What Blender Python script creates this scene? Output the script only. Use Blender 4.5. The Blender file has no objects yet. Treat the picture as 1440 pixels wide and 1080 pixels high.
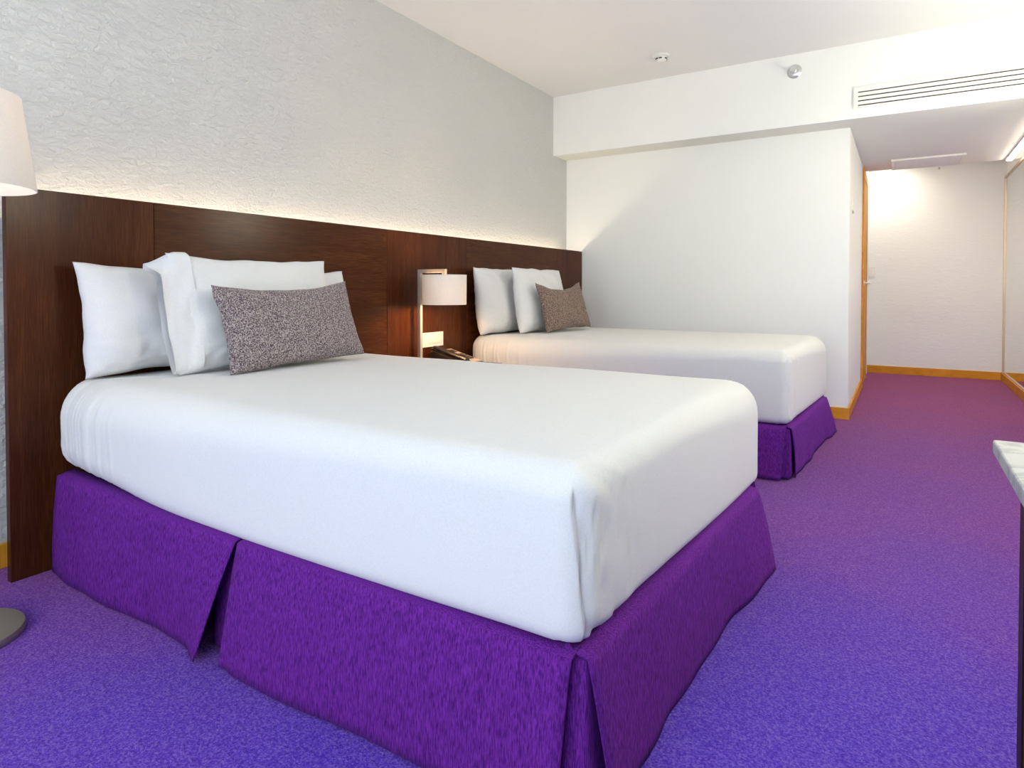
import bpy, bmesh, math, random
from mathutils import Vector, Matrix, noise
random.seed(7)
S = bpy.context.scene
COL = S.collection

# ------------------------------------------------------------------ camera
CAM = Vector((2.56, 0.0, 1.0)); YAW = 0.5524; PITCH = 0.0196; FPX = 889.65; V0 = 422.5
cd = bpy.data.cameras.new('camera'); cam = bpy.data.objects.new('camera', cd); COL.objects.link(cam)
cd.sensor_fit = 'HORIZONTAL'; cd.sensor_width = 36.0; cd.lens = FPX / 1440 * 36.0
cd.shift_y = -(540 - V0) / 1440; cd.clip_start = 0.02
Fw = Vector((-math.sin(YAW) * math.cos(PITCH), math.cos(YAW) * math.cos(PITCH), -math.sin(PITCH)))
Rt = Vector((math.cos(YAW), math.sin(YAW), 0)); Up = Rt.cross(Fw)
cam.matrix_world = Matrix(((Rt.x, Up.x, -Fw.x, CAM.x), (Rt.y, Up.y, -Fw.y, CAM.y), (Rt.z, Up.z, -Fw.z, CAM.z), (0, 0, 0, 1)))
S.camera = cam

# ------------------------------------------------------------------ world, daylight, exposure
w = bpy.data.worlds.new('world'); S.world = w; w.use_nodes = True
bg = w.node_tree.nodes['Background']; bg.inputs[0].default_value = (0.62, 0.78, 1.0, 1); bg.inputs[1].default_value = 1.0
vs = S.view_settings; vs.view_transform = 'Standard'; vs.look = 'None'; vs.gamma = 1.0; vs.use_curve_mapping = False
vs.exposure = 0.0

def area_light(name, loc, rot, sx, sy, power, col):
    l = bpy.data.lights.new(name, 'AREA'); l.shape = 'RECTANGLE'; l.size = sx; l.size_y = sy
    l.energy = power; l.color = col
    o = bpy.data.objects.new(name, l); COL.objects.link(o); o.location = loc; o.rotation_euler = rot
    return o
# daylight just outside the window in the wall behind the camera
area_light('window_daylight', (1.85, -1.78, 1.42), (math.radians(90), 0, 0), 2.6, 2.0, 88, (0.82, 0.94, 1.0))

# ------------------------------------------------------------------ room sizes (metres)
WX = -0.171      # wall behind the headboard
YS = 5.152; YW = 5.42; ZS = 2.21; ZC = 2.743
XC = 2.215; YE = 8.60; XR = 3.51; YB = -1.60; YD = 7.55; ZV = 2.62
HBT = 1.343; HB0 = 0.917

# ------------------------------------------------------------------ materials
MATS = {}
def nodes(name):
    m = bpy.data.materials.new(name); m.use_nodes = True
    nt = m.node_tree; b = nt.nodes['Principled BSDF']
    MATS[name] = m
    return m, nt, b
def N(nt, t, **kw):
    n = nt.nodes.new(t)
    for k, v in kw.items():
        if k.startswith('i_'):
            n.inputs[k[2:].replace('_', ' ')].default_value = v
        else: setattr(n, k, v)
    return n
def coords(nt, scale=(1, 1, 1), rot=(0, 0, 0)):
    tc = N(nt, 'ShaderNodeTexCoord'); mp = N(nt, 'ShaderNodeMapping')
    mp.inputs['Scale'].default_value = scale; mp.inputs['Rotation'].default_value = rot
    nt.links.new(tc.outputs['Object'], mp.inputs['Vector']); return mp.outputs['Vector']
def ntex(nt, vec, scale, detail=3, rough=.5, dist=0):
    n = N(nt, 'ShaderNodeTexNoise'); n.inputs['Scale'].default_value = scale; n.inputs['Detail'].default_value = detail
    n.inputs['Roughness'].default_value = rough; n.inputs['Distortion'].default_value = dist
    nt.links.new(vec, n.inputs['Vector']); return n.outputs['Fac']
def ramp(nt, fac, stops):
    r = N(nt, 'ShaderNodeValToRGB'); e = r.color_ramp.elements
    while len(e) < len(stops): e.new(.5)
    for i, (p, c) in enumerate(stops): e[i].position = p; e[i].color = (*c, 1)
    nt.links.new(fac, r.inputs['Fac']); return r.outputs['Color']
def bump(nt, b, h, strength, dist):
    n = N(nt, 'ShaderNodeBump'); n.inputs['Strength'].default_value = strength; n.inputs['Distance'].default_value = dist
    nt.links.new(h, n.inputs['Height']); nt.links.new(n.outputs['Normal'], b.inputs['Normal']); return n
def plain(name, col, rough=.5, metal=0, spec=.5):
    m, nt, b = nodes(name)
    b.inputs['Roughness'].default_value = rough; b.inputs['Metallic'].default_value = metal
    b.inputs['Specular IOR Level'].default_value = spec
    f = ntex(nt, coords(nt), 14, 3)
    lo = tuple(c * .94 for c in col)
    nt.links.new(ramp(nt, f, [(.3, lo), (.7, col)]), b.inputs['Base Color'])
    return m
def emit(name, col, strength):
    m, nt, b = nodes(name); b.inputs['Base Color'].default_value = (*col, 1)
    b.inputs['Emission Color'].default_value = (*col, 1); b.inputs['Emission Strength'].default_value = strength
    return m

def plaster(name, col, scale, strength, dist, stretch=(1, 1, 1)):
    m, nt, b = nodes(name); b.inputs['Roughness'].default_value = .9; b.inputs['Specular IOR Level'].default_value = .15
    v = coords(nt, stretch)
    f1 = ntex(nt, v, scale, 5, .62, 1.4); f2 = ntex(nt, v, 1.3, 2)
    nt.links.new(ramp(nt, f2, [(.3, tuple(c * .975 for c in col)), (.7, col)]), b.inputs['Base Color'])
    bump(nt, b, f1, strength, dist); return m
plaster('wall_stucco', (.69, .685, .665), 24, .8, .020, (1, 1.0, 1.8))
plaster('wall_smooth', (.90, .90, .88), 30, .12, .008)
plaster('wall_corridor', (.85, .855, .82), 22, .3, .012, (.6, .6, 1.6))
plaster('ceiling_paint', (.85, .84, .815), 40, .06, .004)
plaster('corridor_paint', (.88, .87, .78), 40, .06, .004)

def carpet():
    m, nt, b = nodes('carpet'); b.inputs['Roughness'].default_value = 1; b.inputs['Specular IOR Level'].default_value = 0.0
    v = coords(nt); fine = ntex(nt, v, 185, 3, .7); mid = ntex(nt, v, 1.1, 3, .5, .6); tuft = ntex(nt, v, 60, 3, .6)
    c1 = ramp(nt, fine, [(.36, (.035, .024, .70)), (.50, (.085, .068, .97)), (.64, (.20, .18, .99))])
    c2 = ramp(nt, fine, [(.36, (.050, .024, .64)), (.50, (.115, .068, .93)), (.64, (.24, .18, .98))])
    mx = N(nt, 'ShaderNodeMix', data_type='RGBA')
    mr = N(nt, 'ShaderNodeMapRange'); mr.inputs[1].default_value = .42; mr.inputs[2].default_value = .62
    nt.links.new(mid, mr.inputs[0]); nt.links.new(mr.outputs[0], mx.inputs['Factor'])
    nt.links.new(c1, mx.inputs['A']); nt.links.new(c2, mx.inputs['B']); nt.links.new(mx.outputs['Result'], b.inputs['Base Color'])
    b.inputs['Sheen Weight'].default_value = .75; b.inputs['Sheen Roughness'].default_value = .45
    b.inputs['Sheen Tint'].default_value = (.74, .20, .08, 1)  # sheen and coat tint put the far end's warm light into the colour
    b.inputs['Coat Weight'].default_value = 1; b.inputs['Coat IOR'].default_value = 1.02; b.inputs['Coat Roughness'].default_value = 1; b.inputs['Coat Tint'].default_value = (.96, .90, .745, 1)
    ad = N(nt, 'ShaderNodeMath', operation='ADD'); nt.links.new(fine, ad.inputs[0]); nt.links.new(tuft, ad.inputs[1])
    bump(nt, b, ad.outputs[0], .7, .012)
carpet()

def wood(name, horiz, base, dark, light, rough=.22):
    m, nt, b = nodes(name); b.inputs['Roughness'].default_value = rough; b.inputs['Specular IOR Level'].default_value = .10
    st = (1, 1.0, 14) if horiz else (1, 14, 1.0)
    v = coords(nt, st); v2 = coords(nt, (1, 2.2, 60) if horiz else (1, 60, 2.2)); v3 = coords(nt, (1, .6, 5) if horiz else (1, 5, .6))
    g = ntex(nt, v, 2.2, 5, .6, .8); fi = ntex(nt, v2, 5, 3, .6); lo = ntex(nt, v3, 1.2, 2)
    a = N(nt, 'ShaderNodeMath', operation='MULTIPLY_ADD'); nt.links.new(g, a.inputs[0]); a.inputs[1].default_value = .6
    nt.links.new(fi, a.inputs[2])
    a2 = N(nt, 'ShaderNodeMath', operation='MULTIPLY_ADD'); nt.links.new(lo, a2.inputs[0]); a2.inputs[1].default_value = .5; nt.links.new(a.outputs[0], a2.inputs[2])
    mr = N(nt, 'ShaderNodeMapRange'); mr.inputs[1].default_value = .65; mr.inputs[2].default_value = 1.45; nt.links.new(a2.outputs[0], mr.inputs[0])
    nt.links.new(ramp(nt, mr.outputs[0], [(.1, dark), (.5, base), (.9, light)]), b.inputs['Base Color'])
    bump(nt, b, fi, .06, .002); return m
wood('walnut_vertical', False, (.058, .016, .006), (.032, .009, .0036), (.098, .030, .010))
wood('walnut_horizontal', True, (.062, .0185, .0065), (.034, .010, .004), (.105, .034, .0115))
wood('walnut_dark', False, (.03, .012, .009), (.018, .008, .006), (.045, .018, .012), .4)
wood('oak_orange', False, (.64, .27, .026), (.50, .195, .016), (.74, .34, .045), .45)

def fabric(name, c1, c2, scale=220, stretch=(1, 1, 1), bs=.25, bd=.002, sheen=.15, stint=(1, 1, 1), lo=.35, hi=.65, big=0.0):
    m, nt, b = nodes(name); b.inputs['Roughness'].default_value = .92; b.inputs['Specular IOR Level'].default_value = .1
    v = coords(nt, stretch); f = ntex(nt, v, scale, 3, .6)
    c = ramp(nt, f, [(lo, c1), (hi, c2)])
    nt.links.new(c, b.inputs['Base Color'])
    b.inputs['Sheen Weight'].default_value = sheen; b.inputs['Sheen Tint'].default_value = (*stint, 1)
    if big:
        f2 = ntex(nt, coords(nt), 7, 3, .5, .4)
        a = N(nt, 'ShaderNodeMath', operation='MULTIPLY_ADD'); nt.links.new(f2, a.inputs[0]); a.inputs[1].default_value = big; nt.links.new(f, a.inputs[2])
        bump(nt, b, a.outputs[0], bs, bd)
    else: bump(nt, b, f, bs, bd)
    return m
fabric('white_cotton', (.685, .685, .685), (.735, .735, .725), 300, (1, 1, 1), .12, .0012, .05, big=6)
fabric('pillow_cotton', (.675, .675, .685), (.735, .735, .73), 300, (1, 1, 1), .15, .0015, .05, big=8)
fabric('skirt_purple', (.060, .007, .13), (.175, .026, .33), 190, (2.0, 2.0, .24), .6, .003, .04, (.6, .3, .6))
fabric('tweed', (.065, .042, .06), (.42, .36, .35), 210, (1, 1, 1), .5, .003, .1, lo=.42, hi=.62)
fabric('tweed_brown', (.06, .034, .03), (.36, .27, .22), 210, (1, 1, 1), .5, .003, .1, lo=.42, hi=.62)
fabric('base_fabric', (.05, .03, .07), (.08, .05, .1), 120)

plain('brushed_nickel', (.52, .46, .40), .5, .55)
plain('pewter', (.36, .32, .26), .5, .75)
plain('dark_edge', (.04, .035, .035), .5)
plain('chrome', (.72, .71, .69), .32, .8)
plain('white_plastic', (.84, .82, .78), .4)
plain('white_metal', (.86, .85, .82), .45)
plain('vent_metal', (.86, .83, .77), .5)
plain('slot_dark', (.035, .03, .028), .8)
plain('phone_black', (.018, .012, .011), .35)
plain('phone_face', (.48, .37, .29), .45)
plain('button_dark', (.05, .035, .03), .4)
plain('frame_bronze', (.62, .47, .32), .4, .3)
plain('line_grey', (.45, .43, .40), .6)
emit('led_warm', (1.0, .82, .62), 30)
emit('led_cool', (1.0, .90, .74), 74)
emit('opal_warm', (1.0, .98, .79), 102)
emit('bulb', (1.0, .72, .42), 40)
emit('bulb_soft', (1.0, .93, .84), 22)

def shade_mat(name, col, trans):
    m = bpy.data.materials.new(name); m.use_nodes = True; MATS[name] = m; nt = m.node_tree
    for n in list(nt.nodes): nt.nodes.remove(n)
    out = N(nt, 'ShaderNodeOutputMaterial'); d = N(nt, 'ShaderNodeBsdfDiffuse'); t = N(nt, 'ShaderNodeBsdfTranslucent'); mx = N(nt, 'ShaderNodeMixShader')
    f = ntex(nt, coords(nt, (1, 1, 1)), 180, 2)
    c = ramp(nt, f, [(.3, tuple(x * .95 for x in col)), (.7, col)])
    nt.links.new(c, d.inputs['Color']); nt.links.new(c, t.inputs['Color']); mx.inputs[0].default_value = trans
    nt.links.new(d.outputs[0], mx.inputs[1]); nt.links.new(t.outputs[0], mx.inputs[2]); nt.links.new(mx.outputs[0], out.inputs[0])
shade_mat('shade_linen', (.84, .79, .74), .13)
shade_mat('shade_floor', (.86, .82, .78), .28)

def marble():
    m, nt, b = nodes('marble'); b.inputs['Roughness'].default_value = .5; b.inputs['Specular IOR Level'].default_value = .15
    v = coords(nt); f = ntex(nt, v, 5, 8, .65, 2.2)
    nt.links.new(ramp(nt, f, [(.40, (.47, .47, .46)), (.50, (.33, .34, .35)), (.56, (.48, .48, .47))]), b.inputs['Base Color'])
marble()
m, nt, b = nodes('mirror_glass'); b.inputs['Metallic'].default_value = 1; b.inputs['Roughness'].default_value = .015; b.inputs['Base Color'].default_value = (.86, .87, .86, 1)
mg = bpy.data.materials.new('window_glass'); mg.use_nodes = True; MATS['window_glass'] = mg; nt = mg.node_tree
for n in list(nt.nodes): nt.nodes.remove(n)
out = N(nt, 'ShaderNodeOutputMaterial'); tr = N(nt, 'ShaderNodeBsdfTransparent'); gl = N(nt, 'ShaderNodeBsdfGlossy'); mx = N(nt, 'ShaderNodeMixShader'); mx.inputs[0].default_value = .05
gl.inputs['Roughness'].default_value = .02
nt.links.new(tr.outputs[0], mx.inputs[1]); nt.links.new(gl.outputs[0], mx.inputs[2]); nt.links.new(mx.outputs[0], out.inputs[0])

# ------------------------------------------------------------------ building helpers (world coordinates in, parented out)
ORG = {}
def thing(name, loc, label, cat, group=None):
    o = bpy.data.objects.new(name, None); COL.objects.link(o); o.location = loc; o.empty_display_size = .1
    ORG[o] = Vector(loc); o['label'] = label; o['category'] = cat
    if group: o['group'] = group
    return o
def tag(o, label, cat, group=None):
    o['label'] = label; o['category'] = cat
    if group: o['group'] = group
    return o
def struct(o, label=None):
    o['kind'] = 'structure'
    if label: o['label'] = label
    return o
def mesh(name, verts, faces, mat, parent=None, smooth=False, origin=None):
    verts = [Vector(v) for v in verts]
    if origin is None:
        lo = [min(v[i] for v in verts) for i in range(3)]; hi = [max(v[i] for v in verts) for i in range(3)]
        origin = Vector(((lo[0] + hi[0]) / 2, (lo[1] + hi[1]) / 2, lo[2]))
    else: origin = Vector(origin)
    me = bpy.data.meshes.new(name); me.from_pydata([v - origin for v in verts], [], faces); me.update()
    me.materials.append(MATS[mat])
    if smooth:
        for p in me.polygons: p.use_smooth = True
    o = bpy.data.objects.new(name, me); COL.objects.link(o)
    ORG[o] = origin
    if parent: o.parent = parent; o.location = origin - ORG[parent]
    else: o.location = origin
    return o
def box(name, a, b, mat, parent=None, bevel=0):
    x0, y0, z0 = [min(a[i], b[i]) for i in range(3)]; x1, y1, z1 = [max(a[i], b[i]) for i in range(3)]
    V = [(x0, y0, z0), (x1, y0, z0), (x1, y1, z0), (x0, y1, z0), (x0, y0, z1), (x1, y0, z1), (x1, y1, z1), (x0, y1, z1)]
    Fc = [(3, 2, 1, 0), (4, 5, 6, 7), (0, 1, 5, 4), (1, 2, 6, 5), (2, 3, 7, 6), (3, 0, 4, 7)]
    o = mesh(name, V, Fc, mat, parent)
    if bevel:
        md = o.modifiers.new('bevel', 'BEVEL'); md.width = bevel; md.segments = 2; md.limit_method = 'ANGLE'
    return o
def lathe(name, c, prof, mat, parent=None, n=48, axis='z', caps=True, smooth=True):
    """profile of (radius, height) turned about an axis through c"""
    c = Vector(c); V = []; Fc = []
    for r, h in prof:
        for k in range(n):
            a = 2 * math.pi * k / n; p = (r * math.cos(a), r * math.sin(a), h)
            if axis == 'y': p = (p[0], p[2], p[1])
            if axis == 'x': p = (p[2], p[0], p[1])
            V.append(c + Vector(p))
    for i in range(len(prof) - 1):
        for k in range(n):
            k2 = (k + 1) % n; Fc.append((i * n + k, i * n + k2, (i + 1) * n + k2, (i + 1) * n + k))
    if caps: Fc += [tuple(reversed(range(n))), tuple(range((len(prof) - 1) * n, len(prof) * n))]
    o = mesh(name, V, Fc, mat, parent)
    if smooth:
        for p in o.data.polygons: p.use_smooth = len(p.vertices) == 4
        md = o.modifiers.new('edges', 'EDGE_SPLIT'); md.split_angle = math.radians(40)
    return o
def prism(name, poly, y0, y1, mat, parent=None, bevel=0):
    n = len(poly); V = [(x, y0, z) for x, z in poly] + [(x, y1, z) for x, z in poly]
    Fc = [tuple(range(n)), tuple(reversed(range(n, 2 * n)))] + [(i, i + n, (i + 1) % n + n, (i + 1) % n) for i in range(n)]
    o = mesh(name, V, Fc, mat, parent)
    if bevel:
        md = o.modifiers.new('bevel', 'BEVEL'); md.width = bevel; md.segments = 2; md.limit_method = 'ANGLE'
    return o
def point(name, loc, power, col, r=.03, parent=None):
    l = bpy.data.lights.new(name, 'POINT'); l.energy = power; l.color = col; l.shadow_soft_size = r
    o = bpy.data.objects.new(name, l); COL.objects.link(o); o.location = loc
    if parent: o.parent = parent; o.location = Vector(loc) - ORG[parent]
    return o
def smoothstep(a, b, x):
    t = max(0, min(1, (x - a) / (b - a))); return t * t * (3 - 2 * t)

# ------------------------------------------------------------------ the room
T = .12
struct(box('floor', (WX - T, YB - T, -.1), (XR + T, YE + T, 0), 'carpet'), 'violet blue cut pile carpet')
struct(box('ceiling', (WX - T, YB - T, ZC), (XR + T, YS + .02, ZC + .1), 'ceiling_paint'), 'off white painted ceiling')
struct(box('wall_left', (WX - T, YB - T, 0), (WX, YW + T, ZC), 'wall_stucco'), 'rough white stucco wall behind the headboard')
# far wall of the bedroom and the block behind it (left side of the entrance corridor)
struct(box('wall_far', (WX, YW, 0), (XC, YW + T, ZS), 'wall_smooth'), 'plain white wall beside the far bed')
struct(box('wall_corridor', (XC - T, YW + T, 0), (XC, YE + T, ZV), 'wall_corridor'), 'white side wall of the entrance corridor')
struct(box('wall_end', (XC, YE, 0), (XR + T, YE + T, ZV), 'wall_corridor'), 'cream textured wall closing the entrance corridor')
struct(box('wall_right', (XR, YB - T, 0), (XR + T, YE, ZC), 'wall_smooth'), 'white right hand wall')
# dropped soffit above the far wall and the corridor
struct(box('ceiling_soffit', (WX, YS, ZS), (XR, YS + .03, ZC + .1), 'wall_smooth'), 'white boxed soffit carrying the long air grille')
struct(box('ceiling_corridor', (WX, YS + .03, ZS), (XR, YW + T, ZS + .15), 'corridor_paint'), 'underside of the soffit')
struct(box('ceiling_corridor', (XC - T, YW + T, ZS), (XR, YD, ZS + .15), 'corridor_paint'), 'dropped corridor ceiling')
struct(box('ceiling_entrance', (XC - T, YD, ZV), (XR + T, YE + T, ZV + .1), 'ceiling_paint'), 'raised ceiling at the corridor end')
struct(box('wall_drop', (XC, YD - .02, ZS + .15), (XR, YD, ZV), 'ceiling_paint'))
# back wall with the window behind the camera
wx0, wx1, wz0, wz1 = .5, 3.2, .35, 2.45
wb = struct(box('wall_back', (WX, YB - T, 0), (wx0, YB, ZC), 'wall_smooth'), 'white window wall')
struct(box('wall_back', (wx1, YB - T, 0), (XR, YB, ZC), 'wall_smooth'))
struct(box('wall_back', (wx0, YB - T, 0), (wx1, YB, wz0), 'wall_smooth'))
struct(box('wall_back', (wx0, YB - T, wz1), (wx1, YB, ZC), 'wall_smooth'))
wn = bpy.data.objects.new('window_1', None); COL.objects.link(wn); wn.location = (1.85, YB, wz0); ORG[wn] = Vector(wn.location); struct(wn)
for a, b_ in (((wx0, wz0), (wx0 + .05, wz1)), ((wx1 - .05, wz0), (wx1, wz1)), ((wx0, wz0), (wx1, wz0 + .05)), ((wx0, wz1 - .05), (wx1, wz1)), ((1.83, wz0), (1.87, wz1))):
    box('window_frame', (a[0], YB - .09, a[1]), (b_[0], YB - .03, b_[1]), 'white_metal', wn)
box('pane', (wx0 + .05, YB - .065, wz0 + .05), (1.83, YB - .059, wz1 - .05), 'window_glass', wn)
box('pane', (1.87, YB - .065, wz0 + .05), (wx1 - .05, YB - .059, wz1 - .05), 'window_glass', wn)

# baseboards
HBB = .088
struct(box('baseboard_left', (WX, YB, 0), (WX + .012, YW, HBB), 'oak_orange', None, .003))
struct(box('baseboard_far', (WX + .012, YW - .014, 0), (XC + .014, YW, HBB), 'oak_orange', None, .003))
struct(box('baseboard_corridor', (XC, YW, 0), (XC + .014, 7.20, HBB), 'oak_orange', None, .003))
struct(box('baseboard_end', (XC, YE - .014, 0), (XR, YE, HBB), 'oak_orange', None, .003))
struct(box('baseboard_right', (XR - .03, YB, 0), (XR, YE - .014, HBB), 'oak_orange', None, .003))

# door in the corridor's side wall
dr = bpy.data.objects.new('door_1', None); COL.objects.link(dr); dr.location = (XC, 7.8, 0); ORG[dr] = Vector(dr.location); struct(dr, 'orange wood door with steel lever')
box('door_leaf', (XC + .001, 7.29, .01), (XC + .007, 8.02, 2.12), 'oak_orange', dr)
box('door_frame', (XC, 7.20, 0), (XC + .016, 7.29, 2.205), 'oak_orange', dr, .003)
box('door_frame', (XC, 8.02, 0), (XC + .012, 8.10, 2.205), 'oak_orange', dr, .003)
box('door_frame', (XC, 7.29, 2.12), (XC + .012, 8.02, 2.205), 'oak_orange', dr, .003)
hd = lathe('door_handle', (XC + .007, 7.42, 1.05), [(.026, 0), (.026, .008), (.010, .010), (.010, .055)], 'chrome', dr, 20, 'x')
box('lever', (XC + .055, 7.41, 1.040), (XC + .072, 7.55, 1.058), 'chrome', hd, .004)

# ------------------------------------------------------------------ headboard with its light
hb = thing('headboard', (0, (HB0 + YW) / 2, 0), 'long dark walnut panelled headboard running behind both beds', 'headboard')
seams = [HB0, 1.413, 2.763, 3.555, 4.905, YW - .016]
for i in range(5):
    box('panel', (-.028, seams[i] + .0012, 0.0), (0, seams[i + 1] - .0012, HBT), 'walnut_horizontal' if i in (1, 3) else 'walnut_vertical', hb, .0012)
box('backing_board', (-.040, HB0 + .02, .0), (-.028, YW - .02, HBT - .03), 'walnut_dark', hb)
box('light_ledge', (-.168, HB0 + .06, 1.235), (-.040, YW - .02, 1.250), 'walnut_dark', hb)
led = box('light_strip', (-.140, HB0 + .10, 1.251), (-.118, YW - .16, 1.264), 'led_warm', None)
tag(led, 'glowing warm light strip hidden behind the headboard top', 'light strip')

# ------------------------------------------------------------------ beds
def outline(ns=(200, 110), na=14):
    """stations (side or corner, 0..1) running round: near side (head to foot), foot, far side, head"""
    L = [('s0', (i / ns[0]) ** 1.35) for i in range(ns[0])] + [('c0', i / 26) for i in range(26)]
    L += [('s1', (i / ns[1]) ** 1.25) for i in range(ns[1])] + [('c1', i / na) for i in range(na)]
    L += [('s2', i / 50) for i in range(50)] + [('c2', i / na) for i in range(na)]
    L += [('s3', i / 30) for i in range(30)] + [('c3', i / na) for i in range(na)]
    return L
def outl_pt(k, t, hx, hy, rf, rh):
    """rf, rh: corner radii at the foot and at the head"""
    if k == 's0': return Vector((-hx + rh + (2 * hx - rf - rh) * t, -hy, 0)), Vector((0, -1, 0))
    if k == 's1': return Vector((hx, (-hy + rf) * (1 - 2 * t), 0)), Vector((1, 0, 0))
    if k == 's2': return Vector((hx - rf - (2 * hx - rf - rh) * t, hy, 0)), Vector((0, 1, 0))
    if k == 's3': return Vector((-hx, (hy - rh) * (1 - 2 * t), 0)), Vector((-1, 0, 0))
    j = int(k[1]); a = -math.pi / 2 + (j + t) * math.pi / 2
    r = rf if j < 2 else rh
    cx, cy = [(hx - r, -hy + r), (hx - r, hy - r), (-hx + r, hy - r), (-hx + r, -hy + r)][j]
    nrm = Vector((math.cos(a), math.sin(a), 0)); return Vector((cx, cy, 0)) + nrm * r, nrm

def make_sheet(name, parent, x0, x1, y0, y1, zb_near, zb_far, zt, skew, seed):
    cx, cy = (x0 + x1) / 2, (y0 + y1) / 2; hx, hy = (x1 - x0) / 2, (y1 - y0) / 2; rf, rh = .055, .11
    OL = outline(); n = len(OL); V = []; rings = []
    prof = [('low', a) for a in (0, .2, .4, .6, .8, 1)] + [('mid', a) for a in (.12, .25, .38, .5, .62, .75, .88)] + [('top', a) for a in (0, .1, .2, .3, .4, .5, .6, .7, .8, .9, 1)] + [('flat', a) for a in (.06, .15, .28, .45, .62, .8, .92, .985)]
    so = Vector((seed * 7.3, seed * 3.1, seed * 1.7))
    for kind, a in prof:
        for (k, t) in OL:
            P0, nr = outl_pt(k, t, hx, hy, rf, rh)
            u = (P0.x + hx) / (2 * hx)                     # 0 head .. 1 foot
            vv = (P0.y + hy) / (2 * hy)
            RT = .135 - (.07 - .055 * smoothstep(.3, 1, vv)) * smoothstep(.05, 1, u)
            if k == 's3': RT = .06
            if k == 'c3': RT = .06 + (RT - .06) * t
            if k == 'c2': RT = RT + (.06 - RT) * t
            RL = .085 - .045 * smoothstep(0, .6, u)
            zb = zb_near + (zb_far - zb_near) * smoothstep(0, 1, vv) + .035 * (1 - smoothstep(0, .35, u))
            zb -= .012 * math.sin(u * 3.0) * (k == 's0')
            if kind == 'low': ang = (1 - a) * math.pi / 2; ins = RL * (1 - math.cos(ang)) ; z = zb + RL * (1 - math.sin(ang))
            elif kind == 'mid': ins = 0; z = zb + RL + (zt - RT - zb - RL) * a
            elif kind == 'top': ang = a * math.pi / 2; ins = RT * (1 - math.cos(ang)); z = zt - RT + RT * math.sin(ang)
            else: ins = RT + (min(hx, hy) - RT) * a; z = zt + .012 * math.sin(a * math.pi / 2)
            P, nr = outl_pt(k, t, hx - ins, hy - ins, max(rf - ins, .004), max(rh - ins, .004))
            # relief: gathered vertical folds near the head, soft pulls elsewhere, corner fold at the foot
            d = 0; ver = 1 if kind in ('low', 'mid') else (1 - a if kind == 'top' else 0)
            zz = (z - zb) / (zt - zb)
            if k == 's0' or k == 'c3':
                uu = P.x; head = 1 - smoothstep(.08, .30, u); lean = uu + .10 * (z - zb)
                f1 = noise.noise(Vector((lean * 26, z * 1.6, 1)) + so); f2 = noise.noise(Vector((lean * 62, z * 2.2, 4)) + so)
                d += head * ver * (.006 * f1 - .007 * max(0, 1 - abs(f1) * 7) + .0035 * f2)
                d += ver * .0025 * noise.noise(Vector((uu * 4, z * 3, 7)) + so)
            # tucked corner: the side cloth is folded over the foot cloth and ends in a crease
            fold = .62 - .34 * zz
            flap = k == 's0' or (k == 'c0' and t < fold)
            if k == 's0' or k == 'c0':
                lowz = 1 - smoothstep(.84, .90, zz)
                if flap: d += .0055 * lowz * smoothstep(.90, .99, u)
                else: d -= .004 * lowz * (1 - smoothstep(fold, 1.0, t))
            if k == 's1' or (k == 'c0' and not flap):
                sd_ = P.y + hy; q = sd_ * .75 + (z - zb) * 1.15
                near = 1 - smoothstep(.02, .50, sd_)
                w1 = noise.noise(Vector((q * 20, (sd_ - z) * 4, 3)) + so)
                d += ver * (.005 * near * w1 - .007 * near * max(0, 1 - abs(w1) * 7) + .003 * noise.noise(Vector((sd_ * 3, z * 6, 9)) + so))
                bz = 1 - smoothstep(.0, .35, zz)
                d += ver * .006 * near * bz * noise.noise(Vector((sd_ * 14, z * 30, 5)) + so)
            if kind == 'flat' or kind == 'top': z += .003 * noise.noise(Vector((P.x * 3, P.y * 3, 2)) + so) * (1 if kind == 'flat' else a)
            P = P + nr * d
            V.append(Vector((cx + P.x + skew * smoothstep(.5, 1, u) * (P.y + hy) / (2 * hy), cy + P.y, z)))
    m_ = len(prof); Fc = []
    for i in range(m_ - 1):
        for k in range(n):
            k2 = (k + 1) % n; Fc.append((i * n + k, i * n + k2, (i + 1) * n + k2, (i + 1) * n + k))
    Fc.append(tuple(range((m_ - 1) * n, m_ * n))); Fc.append(tuple(reversed(range(n))))
    o = mesh(name, V, Fc, 'white_cotton', parent, True); return o

def skirt_panel(parent, top, bot, seed, name='skirt_panel', out=Vector((0, -1, 0)), wave=.006, nu=40, nv=12, hem=None):
    """cloth hung between a top and a bottom polyline (lists of points)"""
    def at(pl, t):
        f = t * (len(pl) - 1); i = min(int(f), len(pl) - 2); return Vector(pl[i]).lerp(Vector(pl[i + 1]), f - i)
    V = []; so = Vector((seed * 5.1, seed, 0))
    rows = [-1] + [j / nv for j in range(nv + 1)]
    for v in rows:
        for i in range(nu + 1):
            t = i / nu; A = at(top, t); B = at(bot, t)
            if v < 0: P = A - out * .05 + Vector((0, 0, .012))
            else:
                P = A.lerp(B, v)
                P += out * (.012 * math.sin(v * math.pi * .5) * (1 - v) + wave * v * v * noise.noise(Vector((t * 7, v * .6, 0)) + so) * 2)
                if v == 1: P.z = max(.006, P.z + .004 * noise.noise(Vector((t * 9, 3, 0)) + so))
            V.append(P)
    W = nu + 1; Fc = [(r * W + i, r * W + i + 1, (r + 1) * W + i + 1, (r + 1) * W + i) for r in range(len(rows) - 1) for i in range(nu)]
    o = mesh(name, V, Fc, 'skirt_purple', parent, True)
    md = o.modifiers.new('thickness', 'SOLIDIFY'); md.thickness = .004; md.offset = -1
    return o

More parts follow.
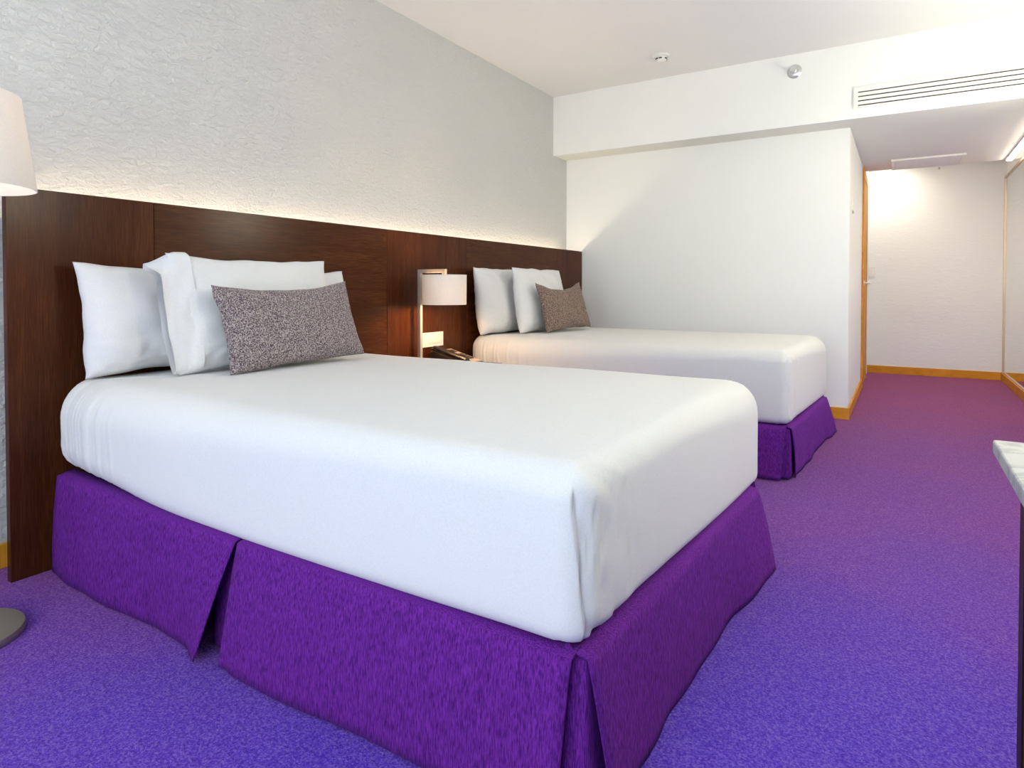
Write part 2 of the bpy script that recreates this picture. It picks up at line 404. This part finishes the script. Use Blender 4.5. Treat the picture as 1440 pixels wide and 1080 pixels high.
def make_bed(label, y0, y1, x1, zb_near, zb_far, skew, seed):
    x0 = .03; yc = (y0 + y1) / 2
    bed = thing('bed', (1.05, yc, 0), label, 'bed', 'white double beds along the headboard')
    bs = box('box_spring', (x0 + .02, y0 + .075, .07), (x1 - .06, y1 - .075, zb_far - .02), 'base_fabric', bed, .01)
    for ax in (x0 + .12, x1 - .18):
        for ay in (y0 + .16, y1 - .16):
            lathe('leg', (ax, ay, 0), [(.028, .004), (.028, .07)], 'dark_edge', bed, 16)
    make_sheet('fitted_sheet', bed, x0, x1 - .01, y0 + .015, y1 - .015, zb_near, zb_far, .675, skew, seed)
    sk = bpy.data.objects.new('bed_skirt', None); COL.objects.link(sk); sk.parent = bed; ORG[sk] = ORG[bed].copy()
    zt = zb_near - .008; g = zb_far - zb_near
    ztf = zb_far - .004                                    # the skirt's top sinks a little on the far side
    yo, yi = y0 + .015, y0 - .005                        # near side: top and bottom lines
    fx = x1 + .0; fx2 = x1 + skew
    # near side: head panel, foot panel, and the inset cloth in the pleat between them
    skirt_panel(sk, [(x0 + .06, yo, zt + .022), (.6, yo, zt + .006), (1.075, yo, zt)], [(x0, y0 + .02, .006), (.35, yi, .006), (.72, yi + .012, .006), (.90, yi - .012, .006), (.972, yi - .035, .010)], seed + 1)
    skirt_panel(sk, [(1.085, yo, zt), (1.6, yo, zt), (2.055 + x1 - 2.09, yo, zt - .01)], [(1.042, yi - .004, .004), (1.12, yi - .022, .006), (1.6, yi, .006), (x1 - .055, yi - .006, .006)], seed + 2)
    skirt_panel(sk, [(.98, yo + .02, zt - .02), (1.20, yo + .02, zt - .02)], [(.93, yo + .03, .01), (1.18, yo + .03, .01)], seed + 3, 'pleat_insert', nu=10)
    # foot: near panel, far panel with its flared corner
    skirt_panel(sk, [(fx - .012, y0 + .035, zt - .012), (fx + skew * .5, yc, (zt + ztf) / 2), (fx2 - .005, y1 - .10, ztf)], [(fx + .008, y0 + .09, .006), (fx + .006 + skew * .3, y0 + .45, .006), (fx + .018 + skew * .6, y0 + .95, .006), (fx2 + .05, y1 - .06, .01)], seed + 4, out=Vector((1, 0, 0)), wave=.009)
    skirt_panel(sk, [(fx - .06, yo + .018, zt - .02), (fx - .02, yo + .03, zt - .02), (fx - .022, y0 + .16, zt - .02)], [(fx - .12, yo + .012, .008), (fx - .02, yo + .015, .008), (fx - .01, y0 + .20, .008)], seed + 5, 'pleat_insert', out=Vector((.7, -.7, 0)), nu=16)
    # far side, and the inset at the far foot corner
    skirt_panel(sk, [(fx2 - .03, y1 - .02, ztf), (1.2, y1 - .02, ztf), (x0 + .05, y1 - .02, zt)], [(fx2 + .02, y1 + .03, .008), (1.2, y1 + .005, .006), (x0, y1, .006)], seed + 6, out=Vector((0, 1, 0)))
    skirt_panel(sk, [(fx2 - .02, y1 - .16, ztf - .02), (fx2 - .03, y1 - .035, ztf - .02), (fx2 - .12, y1 - .035, ztf - .02)], [(fx2 - .01, y1 - .18, .008), (fx2 + .0, y1 - .03, .008), (fx2 - .13, y1 - .02, .008)], seed + 7, 'pleat_insert', out=Vector((.7, .7, 0)), nu=16)
    return bed
make_bed('near double bed with bright purple pleated skirt and white sheets', 1.01, 2.43, 2.09, .338, .298, .05, 1)
make_bed('far double bed with dark purple skirt, beside the blank white wall', 3.50, 4.92, 2.09, .290, .252, .04, 11)

# ------------------------------------------------------------------ pillows and cushions
def pillow(name, label, group, base, W, H, D, lean, yaw, seed, mat='pillow_cotton', ear=.06, wr=.010, cat='pillow', sag=0.0, hem=None, roll=0.0):
    """base: middle of the lower edge in the room; width along y, leaning back towards the headboard"""
    nu, nv = 56, 40; so = Vector((seed * 9.7, seed * 4.3, seed))
    M = Matrix.Translation(base) @ Matrix.Rotation(yaw, 4, 'Z') @ Matrix.Rotation(-lean, 4, 'Y') @ Matrix.Rotation(roll, 4, 'X')
    V = []; Fc = []
    def pt(u, v, s):
        e = max(0, (1 - abs(u) ** 3.2) * (1 - abs(v) ** 3.2)) ** .55
        a = W / 2 * u * (1 - ear * (1 - v * v) * abs(u) ** 3); b = H / 2 * v * (1 - ear * 1.1 * (1 - u * u) * abs(v) ** 3)
        th = D / 2 * e * (1 - .22 * v)
        low = smoothstep(.1, -.9, v)
        wn_ = noise.noise(Vector((u * 3.2, v * 2.6, s)) + so) * wr * e
        rad = abs(u) ** 2
        wn_ += wr * .9 * rad * e * noise.noise(Vector((u * 2, v * 11 + u * 3, s * 2)) + so)
        wn_ += wr * 1.0 * (smoothstep(-.25, -.95, v)) * e * noise.noise(Vector((u * 9, v * 9, s)) + so)
        a += .010 * noise.noise(Vector((v * 2.4, u * 1.2, 5)) + so) * abs(u); b += .008 * noise.noise(Vector((u * 3.0, 2.2, v * .5)) + so) * abs(v)
        b += sag * (u * u - 1) * max(v, 0) * .5
        return Vector((s * th + wn_, a, b + H / 2))
    for s in (1, -1):
        for j in range(nv + 1):
            for i in range(nu + 1):
                u = -1 + 2 * i / nu; v = -1 + 2 * j / nv
                u = math.sin(u * math.pi / 2) * .45 + u * .55; v = math.sin(v * math.pi / 2) * .45 + v * .55
                V.append(M @ pt(u, v, s))
    Wd = nu + 1; off = Wd * (nv + 1)
    for j in range(nv):
        for i in range(nu):
            q = (j * Wd + i, j * Wd + i + 1, (j + 1) * Wd + i + 1, (j + 1) * Wd + i)
            Fc.append(q); Fc.append(tuple(off + x for x in reversed(q)))
    zmin = min(v.z for v in V); 
    par = None
    if hem:
        par = thing(name, Vector(base), label, cat, group)
        o = mesh('pillow_body', V, Fc, mat, par, True)
    else:
        o = mesh(name, V, Fc, mat, None, True, origin=base); tag(o, label, cat, group)
    bm = bmesh.new(); bm.from_mesh(o.data); bmesh.ops.remove_doubles(bm, verts=bm.verts, dist=.0006); bm.to_mesh(o.data); bm.free()
    if hem:
        # open end of the pillowcase: a flat doubled sleeve standing past the filling on the left
        hv = []; n1, n2 = 14, 30
        for s in (1, -1):
            for j in range(n2 + 1):
                for i in range(n1 + 1):
                    v = -1 + 2 * j / n2; t = i / n1; u = -.80 - t * (.20 + hem / (W / 2))
                    p = pt(max(u, -.985), v * .985, s)
                    edge = (1 - abs(v) ** 6) ** .5
                    th = s * (.004 + D * .30 * edge * (1 - t) ** 1.5 * (1 - .22 * v) + .016 * edge * t)
                    a = W / 2 * u + .02 * (1 - v * v) * t * .4
                    vt = smoothstep(.55, 1, v) * smoothstep(.35, 1, t)
                    hv.append(M @ Vector((th + .006 * noise.noise(Vector((t * 3, v * 3, 8)) + so) - .07 * vt * t, a + .02 * smoothstep(-.2, -1, v) * t, H / 2 + H / 2 * v * 1.01 + .004 - .030 * vt)))
        w2 = n1 + 1; of = w2 * (n2 + 1); hf = []
        for j in range(n2):
            for i in range(n1):
                q = (j * w2 + i, j * w2 + i + 1, (j + 1) * w2 + i + 1, (j + 1) * w2 + i); hf.append(tuple(reversed(q))); hf.append(tuple(of + x for x in q))
        for i in range(n1):
            hf.append((i, i + 1, of + i + 1, of + i)); k = n2 * w2; hf.append((k + i + 1, k + i, of + k + i, of + k + i + 1))
        h = mesh('pillowcase_hem', hv, hf, mat, par, True)
    return o
ZT = .682
WP = 'white pillows against the headboard'
pillow('pillow', 'white pillow at the outer corner of the near bed, partly behind the front pillow', WP, (.145, 1.395, ZT), .62, .415, .17, .16, 0, 1, wr=.013)
pillow('pillow', 'white pillow on the near bed showing only its right end behind the tweed cushion', WP, (.145, 2.030, ZT), .62, .41, .17, .16, 0, 2)
pillow('pillow', 'upright white pillow with open hem, directly behind the near tweed cushion', WP, (.345, 1.685, ZT + .006), .75, .448, .13, .20, 0, 3, hem=.042, wr=.014)
pillow('cushion', 'grey purple tweed cushion leaning on the near bed pillows', None, (.515, 1.722, ZT + .015), .635, .342, .11, .32, -.06, 4, 'tweed', .05, .011, 'cushion', sag=.05, roll=.032)
pillow('pillow', 'white pillow on the far bed next to the bedside lamp', WP, (.135, 3.855, ZT), .66, .46, .17, .12, 0, 5, ear=.012, wr=.013)
pillow('pillow', 'white pillow on the far bed directly behind the brown cushion', WP, (.310, 4.115, ZT + .006), .71, .46, .15, .15, 0, 6, ear=.012, wr=.013)
pillow('cushion', 'brown tweed cushion on the far bed near the white wall', None, (.500, 4.150, ZT + .012), .60, .365, .11, .28, -.10, 7, 'tweed_brown', .09, .011, 'cushion', sag=.09, roll=.02)

# ------------------------------------------------------------------ nightstand between the beds, with lamp and telephone
ns = thing('nightstand', (.23, 3.02, 0), 'dark walnut nightstand between the two beds', 'nightstand')
ZN = .520
box('body', (.004, 2.66, .12), (.37, 3.40, ZN - .025), 'walnut_dark', ns, .003)
box('top', (.002, 2.65, ZN - .025), (.385, 3.41, ZN), 'walnut_horizontal', ns, .003)
box('plinth', (.03, 2.72, 0), (.36, 3.34, .12), 'walnut_dark', ns)
for z0 in (.135, .315):
    d_ = box('drawer', (.37, 2.675, z0), (.384, 3.385, z0 + .165), 'walnut_horizontal', ns, .002)
    box('handle', (.384, 2.95, z0 + .085), (.398, 3.11, z0 + .095), 'brushed_nickel', d_, .002)

tl = thing('table_lamp', (.075, 2.98, ZN), 'bedside lamp with square metal arm and white drum shade', 'lamp')
px, py = .062, 2.985; ax = px + .187
lathe('base', (px + .05, py, ZN), [(.085, 0), (.085, .012), (.08, .016)], 'brushed_nickel', tl, 40)
box('post', (px - .011, py - .011, ZN + .012), (px + .011, py + .011, 1.113), 'brushed_nickel', tl, .0015)
box('arm', (px + .011, py - .011, 1.091), (ax + .011, py + .011, 1.113), 'brushed_nickel', tl, .0015)
box('drop', (ax - .011, py - .011, 1.062), (ax + .011, py + .011, 1.092), 'brushed_nickel', tl, .0015)
def drum(name, c, r0, r1, z0, z1, mat, parent):
    pr = [(r0, z0), (r1, z1), (r1 - .003, z1), (r0 - .003, z0), (r0, z0)]
    return lathe(name, (c[0], c[1], 0), pr, mat, parent, 64, caps=False)
sh = drum('lamp_shade', (ax, py), .130, .132, .902, 1.078, 'shade_linen', tl)
for a in range(3):
    an = a * 2 * math.pi / 3
    V = []
    for r in (.008, .130):
        for dx, dz in ((-.002, 0), (.002, 0), (.002, .004), (-.002, .004)):
            V.append((ax + r * math.cos(an) - dx * math.sin(an), py + r * math.sin(an) + dx * math.cos(an), 1.066 + dz))
    mesh('spider', V, [(0, 1, 5, 4), (1, 2, 6, 5), (2, 3, 7, 6), (3, 0, 4, 7), (3, 2, 1, 0), (4, 5, 6, 7)], 'brushed_nickel', sh)
lathe('socket', (ax, py, 1.010), [(.014, 0), (.014, .055)], 'white_plastic', tl, 20)
lathe('bulb', (ax, py, .945), [(.006, 0), (.022, .012), (.029, .030), (.022, .052), (.013, .066)], 'bulb', tl, 24)
point('table_lamp_glow', (ax, py, .935), 11.0, (1.0, .60, .27), .03, tl)

ph = thing('telephone', (.19, 3.19, ZN), 'black desk telephone with beige keypad on the nightstand', 'telephone')
prism('body', [(.055, ZN), (.335, ZN), (.335, ZN + .022), (.075, ZN + .088), (.055, ZN + .080)], 3.09, 3.27, 'phone_black', ph, .006)
def on_slope(x, h=0): return ZN + .088 - (x - .075) * (.066 / .26) + h
def slab(name, xa, xb, ya, yb, h0, h1, mat, parent):
    V = [(x, y, on_slope(x, h)) for h in (h0, h1) for x, y in ((xa, ya), (xb, ya), (xb, yb), (xa, yb))]
    return mesh(name, V, [(3, 2, 1, 0), (4, 5, 6, 7), (0, 1, 5, 4), (1, 2, 6, 5), (2, 3, 7, 6), (3, 0, 4, 7)], mat, parent)
fp = slab('face_plate', .085, .325, 3.155, 3.262, .0, .004, 'phone_face', ph)
for i in range(4):
    for j in range(3):
        slab('button', .185 + i * .026, .201 + i * .026, 3.175 + j * .026, 3.193 + j * .026, .004, .008, 'button_dark', fp)
slab('display', .105, .150, 3.172, 3.246, .004, .006, 'button_dark', fp)
slab('handset', .065, .325, 3.097, 3.140, .010, .030, 'phone_black', ph).modifiers.new('bevel', 'BEVEL').width = .008
slab('handset_cup', .062, .105, 3.094, 3.144, .0, .014, 'phone_black', ph)
slab('handset_cup', .285, .328, 3.094, 3.144, .0, .014, 'phone_black', ph)

so_ = thing('wall_socket', (.005, 3.17, .625), 'white switch and socket plate on the headboard beside lamp', 'socket')
box('plate', (.0, 3.055, .625), (.008, 3.285, .717), 'white_plastic', so_, .003)
for k in range(3):
    box('module', (.008, 3.125 + k * .036, .650), (.012, 3.155 + k * .036, .695), 'white_plastic', so_, .002)
box('groove', (.008, 3.09, .641), (.0088, 3.25, .643), 'line_grey', so_)

# ------------------------------------------------------------------ floor lamp by the headboard's end
def floor_lamp(x, y, label, power, r0=.192, r1=.157, z0=1.284, z1=1.55):
    fl = thing('floor_lamp', (x, y, 0), label, 'lamp')
    lathe('base', (x, y, 0), [(.148, .001), (.150, .006), (.150, .016), (.147, .022), (.02, .026)], 'pewter', fl, 64)
    lathe('pole', (x, y, 0), [(.011, .024), (.011, z0 + .10)], 'pewter', fl, 24)
    sh = drum('lamp_shade', (x, y), r0, r1, z0, z1, 'shade_floor', fl)
    lathe('socket', (x, y, z0 + .09), [(.018, 0), (.018, .05)], 'white_plastic', fl, 20)
    lathe('bulb', (x, y, z0 + .135), [(.012, 0), (.02, .014), (.030, .040), (.024, .062), (.005, .074)], 'bulb_soft', fl, 24)
    point('floor_lamp_glow', (x, y, z0 + .17), power, (1.0, .84, .68), .05, fl)
    return fl
floor_lamp(.302, .687, 'floor lamp with tapered white shade at the headboard end', 3.5)

# unseen globe sconces on the right wall; near one added to brighten bed foot
for sy, lb in ((4.2, 'round opal globe lamp on the right wall, the one nearer the corridor'), (2.15, 'round opal globe lamp on the right wall, an added unseen one nearer the desk')):
    sc = thing('wall_lamp', (XR, sy, 1.60), lb, 'lamp', 'globe lamps on the right wall')
    lathe('back_plate', (XR, sy, 1.60), [(.06, 0), (.06, -.015), (.05, -.02)], 'brushed_nickel', sc, 32, 'x')
    lathe('arm', (XR, sy, 1.60), [(.009, -.02), (.009, -.15)], 'brushed_nickel', sc, 16, 'x')
    lathe('cup', (XR - .15, sy, 1.59), [(.012, 0), (.04, .03), (.042, .06)], 'brushed_nickel', sc, 24)
    lathe('globe', (XR - .15, sy, 1.75), [(.105 * math.sin(a * math.pi / 16), -.105 * math.cos(a * math.pi / 16)) for a in range(1, 16)], 'opal_warm', sc, 32)

# ------------------------------------------------------------------ desk with marble top
dk = thing('desk', (3.09, .5, 0), 'dark wood desk with white marble top at the right edge', 'desk')
box('marble_top', (2.690, -.25, .728), (3.47, 1.302, .75), 'marble', dk, .003)
box('side_panel', (2.716, 1.175, .004), (3.46, 1.215, .728), 'walnut_dark', dk)
box('side_panel', (2.716, -.22, .004), (3.46, -.18, .728), 'walnut_dark', dk)
box('apron', (2.722, -.18, .62), (2.744, 1.175, .728), 'walnut_dark', dk)
d_ = box('cabinet', (2.724, .62, .06), (3.45, 1.175, .62), 'walnut_dark', dk)
box('door', (2.718, .625, .07), (2.724, 1.17, .615), 'walnut_dark', dk)


# ------------------------------------------------------------------ mirror and lights in the corridor
mi = thing('mirror', (XR - .02, 7.1, HBB), 'tall wall mirror with thin bronze frame along the corridor', 'mirror')
box('pane', (XR - .012, 5.62, HBB + .012), (XR - .004, 8.575, 2.18), 'mirror_glass', mi)
box('frame_strip', (XR - .022, 8.575, HBB), (XR, 8.597, 2.20), 'frame_bronze', mi)
box('frame_strip', (XR - .022, 5.60, HBB), (XR, 5.62, 2.20), 'frame_bronze', mi)
box('frame_strip', (XR - .022, 5.62, 2.18), (XR, 8.575, 2.20), 'frame_bronze', mi)
box('frame_strip', (XR - .022, 5.62, HBB), (XR, 8.575, HBB + .012), 'frame_bronze', mi)
ll = thing('linear_light', (3.40, 6.65, ZS), 'long glowing ceiling light line beside the corridor mirror', 'ceiling light')
box('housing', (3.375, 5.70, ZS - .012), (3.430, 7.52, ZS), 'white_metal', ll)
box('diffuser', (3.383, 5.71, ZS - .018), (3.422, 7.51, ZS - .0121), 'led_cool', ll)
dl = thing('downlight', (2.38, 8.22, ZV), 'recessed round downlight above the corridor end', 'ceiling light')
lathe('trim_ring', (2.38, 8.22, ZV - .008), [(.045, .004), (.055, 0), (.055, .008)], 'white_metal', dl, 32, caps=False)
lathe('lamp', (2.38, 8.22, ZV - .004), [(.044, 0), (.044, .003)], 'led_cool', dl, 32)
sp = bpy.data.lights.new('downlight_beam', 'SPOT'); sp.energy = 42; sp.color = (1, .93, .82); sp.spot_size = math.radians(140); sp.spot_blend = 1.0; sp.shadow_soft_size = .04
spo = bpy.data.objects.new('downlight_beam', sp); COL.objects.link(spo); spo.parent = dl; spo.location = (0, 0, -.02)

# ------------------------------------------------------------------ ceiling and wall fittings
gr = thing('air_grille', (2.82, YS, 2.284), 'long white slotted air grille in the soffit face', 'air vent')
gx0, gx1, gz0, gz1 = 2.252, 3.40, 2.281, 2.430
box('backing', (gx0 + .01, YS - .004, gz0 + .01), (gx1 - .01, YS, gz1 - .01), 'slot_dark', gr)
sz = [2.297 + .031 * k for k in range(4)]
box('frame', (gx0, YS - .014, gz0), (gx0 + .028, YS, gz1), 'white_metal', gr)
box('frame', (gx1 - .028, YS - .014, gz0), (gx1, YS, gz1), 'white_metal', gr)
box('frame', (gx0 + .028, YS - .014, gz0), (gx1 - .028, YS, sz[0] - .0045), 'white_metal', gr)
box('frame', (gx0 + .028, YS - .014, sz[3] + .0045), (gx1 - .028, YS, gz1), 'white_metal', gr)
for k in range(3):
    box('slat', (gx0 + .028, YS - .014, sz[k] + .0045), (gx1 - .028, YS - .002, sz[k + 1] - .0045), 'white_metal', gr)

vt = thing('ceiling_vent', (2.75, 7.25, ZS), 'rectangular louvred vent in the corridor ceiling', 'air vent')
vx0, vx1, vy0, vy1 = 2.46, 3.04, 6.97, 7.50
box('backing', (vx0 + .01, vy0 + .01, ZS - .003), (vx1 - .01, vy1 - .01, ZS), 'slot_dark', vt)
for a, b_ in (((vx0, vy0), (vx0 + .03, vy1)), ((vx1 - .03, vy0), (vx1, vy1)), ((vx0 + .03, vy0), (vx1 - .03, vy0 + .03)), ((vx0 + .03, vy1 - .03), (vx1 - .03, vy1))):
    box('frame', (a[0], a[1], ZS - .018), (b_[0], b_[1], ZS), 'vent_metal', vt, .003)
for k in range(8):
    yy = vy0 + .060 + k * .058
    prism_v = [(vx0 + .03, yy - .011, ZS - .004), (vx1 - .03, yy - .011, ZS - .004), (vx1 - .03, yy + .011, ZS - .015), (vx0 + .03, yy + .011, ZS - .015)]
    V = prism_v + [(x, y, z - .002) for x, y, z in prism_v]
    mesh('slat', V, [(0, 1, 2, 3), (7, 6, 5, 4), (0, 4, 5, 1), (1, 5, 6, 2), (2, 6, 7, 3), (3, 7, 4, 0)], 'vent_metal', vt)

def sprinkler(base, axis, label, s=1.0):
    t = thing('sprinkler', base, label, 'sprinkler', 'fire sprinklers'); b_ = Vector(base); sg = -1
    f = lambda pr: [(r * s, sg * h * s) for r, h in pr]
    lathe('escutcheon', b_, f([(.038, 0), (.038, .004), (.030, .012), (.016, .014)]), 'chrome', t, 36, axis)
    lathe('nozzle', b_, f([(.012, .012), (.012, .030), (.008, .034)]), 'chrome', t, 24, axis)
    lathe('bulb', b_, f([(.003, .034), (.005, .045), (.003, .056)]), 'slot_dark', t, 16, axis)
    lathe('deflector', b_, f([(.017, .058), (.019, .060), (.017, .062)]), 'chrome', t, 24, axis)
    for d in (-1, 1):
        o = Vector((d * .009 * s, 0, 0)); e = Vector((.0022 * s, .0022 * s, .0022 * s))
        n = Vector((0, -1, 0)) if axis == 'y' else Vector((0, 0, -1))
        p0 = b_ + o + n * .030 * s; p1 = b_ + o + n * .060 * s
        box('yoke_arm', p0 - e, p1 + e, 'chrome', t)
    return t
sprinkler((1.862, YS, 2.614), 'y', 'chrome sidewall sprinkler on the soffit face', 1.35)
sprinkler((2.86, 7.525, ZS), 'z', 'small sprinkler hanging behind the corridor vent', .7)

sd = thing('smoke_detector', (1.005, 4.655, ZC), 'round white smoke detector on the bedroom ceiling', 'smoke detector')
lathe('base', (1.005, 4.655, ZC), [(.062, 0), (.062, -.010), (.055, -.016)], 'white_plastic', sd, 48)
lathe('chamber', (1.005, 4.655, ZC), [(.045, -.016), (.042, -.034), (.030, -.046), (.010, -.050)], 'white_plastic', sd, 40)
for a in (-.35, .35, 1.4, 2.6, 3.8):
    an = -1.75 + a; c = Vector((1.005 + .0425 * math.cos(an), 4.655 + .0425 * math.sin(an), ZC - .030))
    tn = Vector((-math.sin(an), math.cos(an), 0)); nn = Vector((math.cos(an), math.sin(an), 0)); V = []
    for dz in (-.004, .004):
        for q in (-.011, .011):
            for r in (-.003, .003): V.append(c + tn * q + nn * r + Vector((0, 0, dz)))
    mesh('slot', V, [(0, 1, 3, 2), (6, 7, 5, 4), (0, 4, 5, 1), (1, 5, 7, 3), (3, 7, 6, 2), (2, 6, 4, 0)], 'slot_dark', sd)

th = thing('thermostat', (XC, 5.74, 1.60), 'small white control plate on the corridor corner wall', 'switch')
box('plate', (XC, 5.68, 1.615), (XC + .012, 5.80, 1.70), 'white_plastic', th, .002)
box('sensor', (XC, 5.73, 1.595), (XC + .010, 5.75, 1.612), 'line_grey', th, .001)
sw = thing('light_switch', (2.265, YE, 1.15), 'white light switch plate on the corridor end wall', 'switch')
box('plate', (2.222, YE - .008, 1.13), (2.292, YE, 1.25), 'white_plastic', sw, .002)
box('rocker', (2.240, YE - .012, 1.155), (2.274, YE - .008, 1.225), 'white_plastic', sw, .001)
